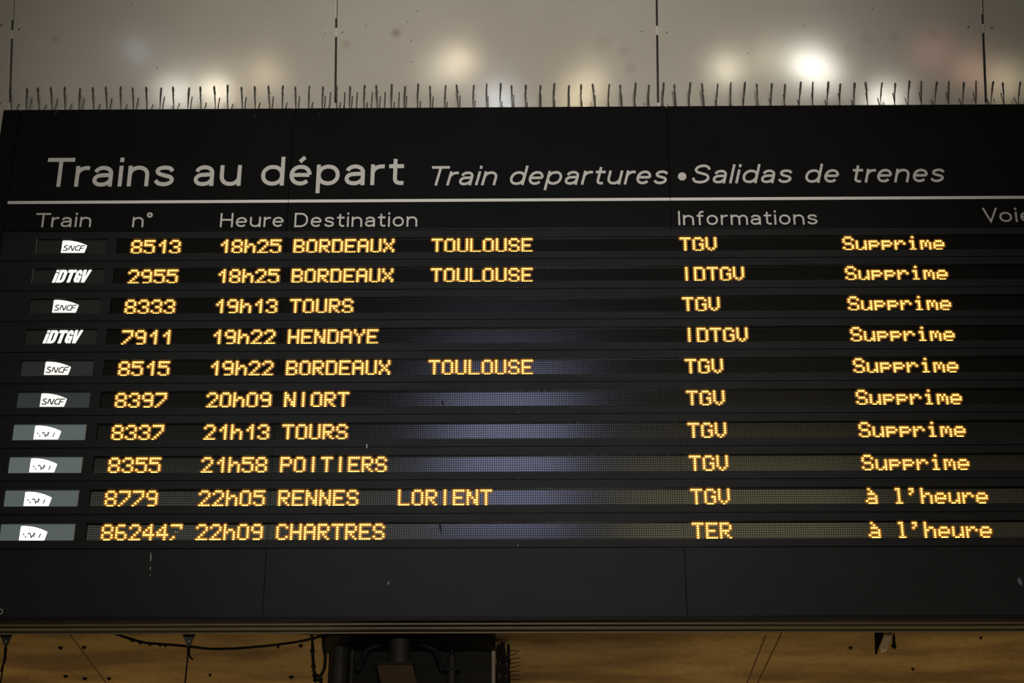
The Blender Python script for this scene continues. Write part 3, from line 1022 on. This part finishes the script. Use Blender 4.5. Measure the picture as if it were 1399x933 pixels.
# triangular brackets with hanging wires
for (cx_, lab, tail) in ((257.5, 'grey triangular bracket with a hanging wire where the cable crosses it', True), (7.5, 'grey triangular bracket with a hanging wire below the left end of the board', False)):
    Yb = 7.215
    a, b, c2 = at(cx_ - 8.3, 866, Yb), at(cx_ + 8.3, 866, Yb), at(cx_, 882, Yb)
    zt_ = SOF
    hbk = empty('hanging_bracket', (c2.x, Yb, SOF))
    tag(hbk, lab, 'bracket', 'triangular brackets under the board')
    ext = (a - c2) * ((zt_ - c2.z) / (a.z - c2.z)); ext2 = (b - c2) * ((zt_ - c2.z) / (b.z - c2.z))
    MB().prism([c2 + Vector((-.005, 0, 0)), c2 + Vector((.005, 0, 0)), c2 + ext2, c2 + ext], (0, .012, 0)).build('plate', MT['bracket'], hbk)
    MB().dome((c2.x, Yb - .0003, c2.z + .018), .004, .006, .003, 8).build('rivet', MT['steel'], hbk)
    MB().tube([(c2.x, Yb + .006, c2.z + .01), (c2.x - .001, Yb + .006, c2.z - .06), (c2.x - .006, Yb + .006, c2.z - .35)], .0032, 6).build('wire', MT['cable'], hbk)
    MB().tube([(c2.x, Yb + .004, c2.z), (c2.x + .001, Yb + .004, c2.z - .012), (c2.x + .001, Yb + .004, c2.z - .024), (c2.x, Yb + .004, c2.z - .03)], [.003, .0065, .0065, .003], 8).build('knot', MT['cable'], hbk)
    if tail:
        MB().tube([(c2.x + .001, Yb + .006, c2.z - .02), (c2.x + .004, Yb + .006, c2.z - .034), (c2.x + .011, Yb + .006, c2.z - .046), (c2.x + .021, Yb + .006, c2.z - .054)], [.0035, .004, .004, .003], 7).build('cable_tail', MT['cable'], hbk)
    else:
        MB().tube([(c2.x + .001, Yb + .006, c2.z - .01), (c2.x + .004, Yb + .006, c2.z - .05), (c2.x - .008, Yb + .006, c2.z - .1)], [.003, .005, .003], 7).build('cable_tail', MT['cable'], hbk)
# spiked rods right of the pillar
Yr = 7.36
rods = empty('spiked_bar', (at(690, 900, Yr).x, Yr, 3.6))
tag(rods, 'dark vertical bar bristling with bird spikes on the right of the pillar', 'bird spikes')
def rod(px, y0, r, jit):
    rnd = random.Random(px)
    x = at(px, 900, Yr).x
    z1 = min(SOF, at(px, y0, Yr).z)
    n = 22
    pts = [(x + rnd.uniform(-jit, jit), Yr, 3.6 + (z1 - 3.6) * k / n) for k in range(n + 1)]
    MB().tube(pts, [r * rnd.uniform(.6, 1.25) for _ in range(n)] + [r * .7], 7).build('rod', MT['cable'], rods)
rod(685.8, 862, .0075, .003); rod(689, 862, .0065, .003); rod(680, 880, .0080, .002); rod(695, 880, .0075, .002)
xr0 = at(691, 900, Yr).x
zr0 = at(690, 897, Yr).z
for k in range(4):
    z = zr0 - .022 - .045 * k
    MB().box(at(681, 900, Yr).x, at(696, 900, Yr).x, Yr - .004, Yr + .008, z, z + .024).build('clip', MT['cable'], rods)
for k in range(16):
    z = at(700, 890, Yr).z - k * .0165
    x = at(696, 900, Yr).x
    MB().tube([(x, Yr, z), (x + .018, Yr - .004, z + .003), (x + .040 + random.uniform(-.006, .006), Yr - .01, z + random.uniform(-.004, .012))], [.0022, .0018, .0013], 5).build('spike', MT['cable'], rods)

# torn fixing at the right: black hole plate, tan splinter and hanging scrap
Yq = 7.235
hs = empty('broken_fixing', (at(1208, 866, Yq).x, Yq, SOF))
tag(hs, 'torn black fixing with a tan splinter hanging from the soffit at the right', 'bracket')
def poly(name, pp, Y, m, th=.008):
    q = [at(*p_, Y) for p_ in pp]
    return MB().prism(q, (0, th, 0)).build(name, m, hs)
poly('plate', [(1195, 862), (1209, 862), (1206, 872), (1203, 879), (1200.5, 885), (1198, 893.5), (1196, 893.5), (1195.5, 884)], Yq, MT['cable'])
poly('splinter', [(1210, 862), (1219, 862), (1216, 876), (1211, 889), (1207, 892), (1203, 891), (1202, 884), (1206, 875)], Yq - .006, MT['strap'], .005)
poly('scrap', [(1221, 862), (1223, 870), (1223.4, 878), (1225, 884), (1222, 887), (1220, 884), (1217.2, 883), (1219.5, 878), (1219.5, 871)], Yq - .002, MT['cable'], .006)
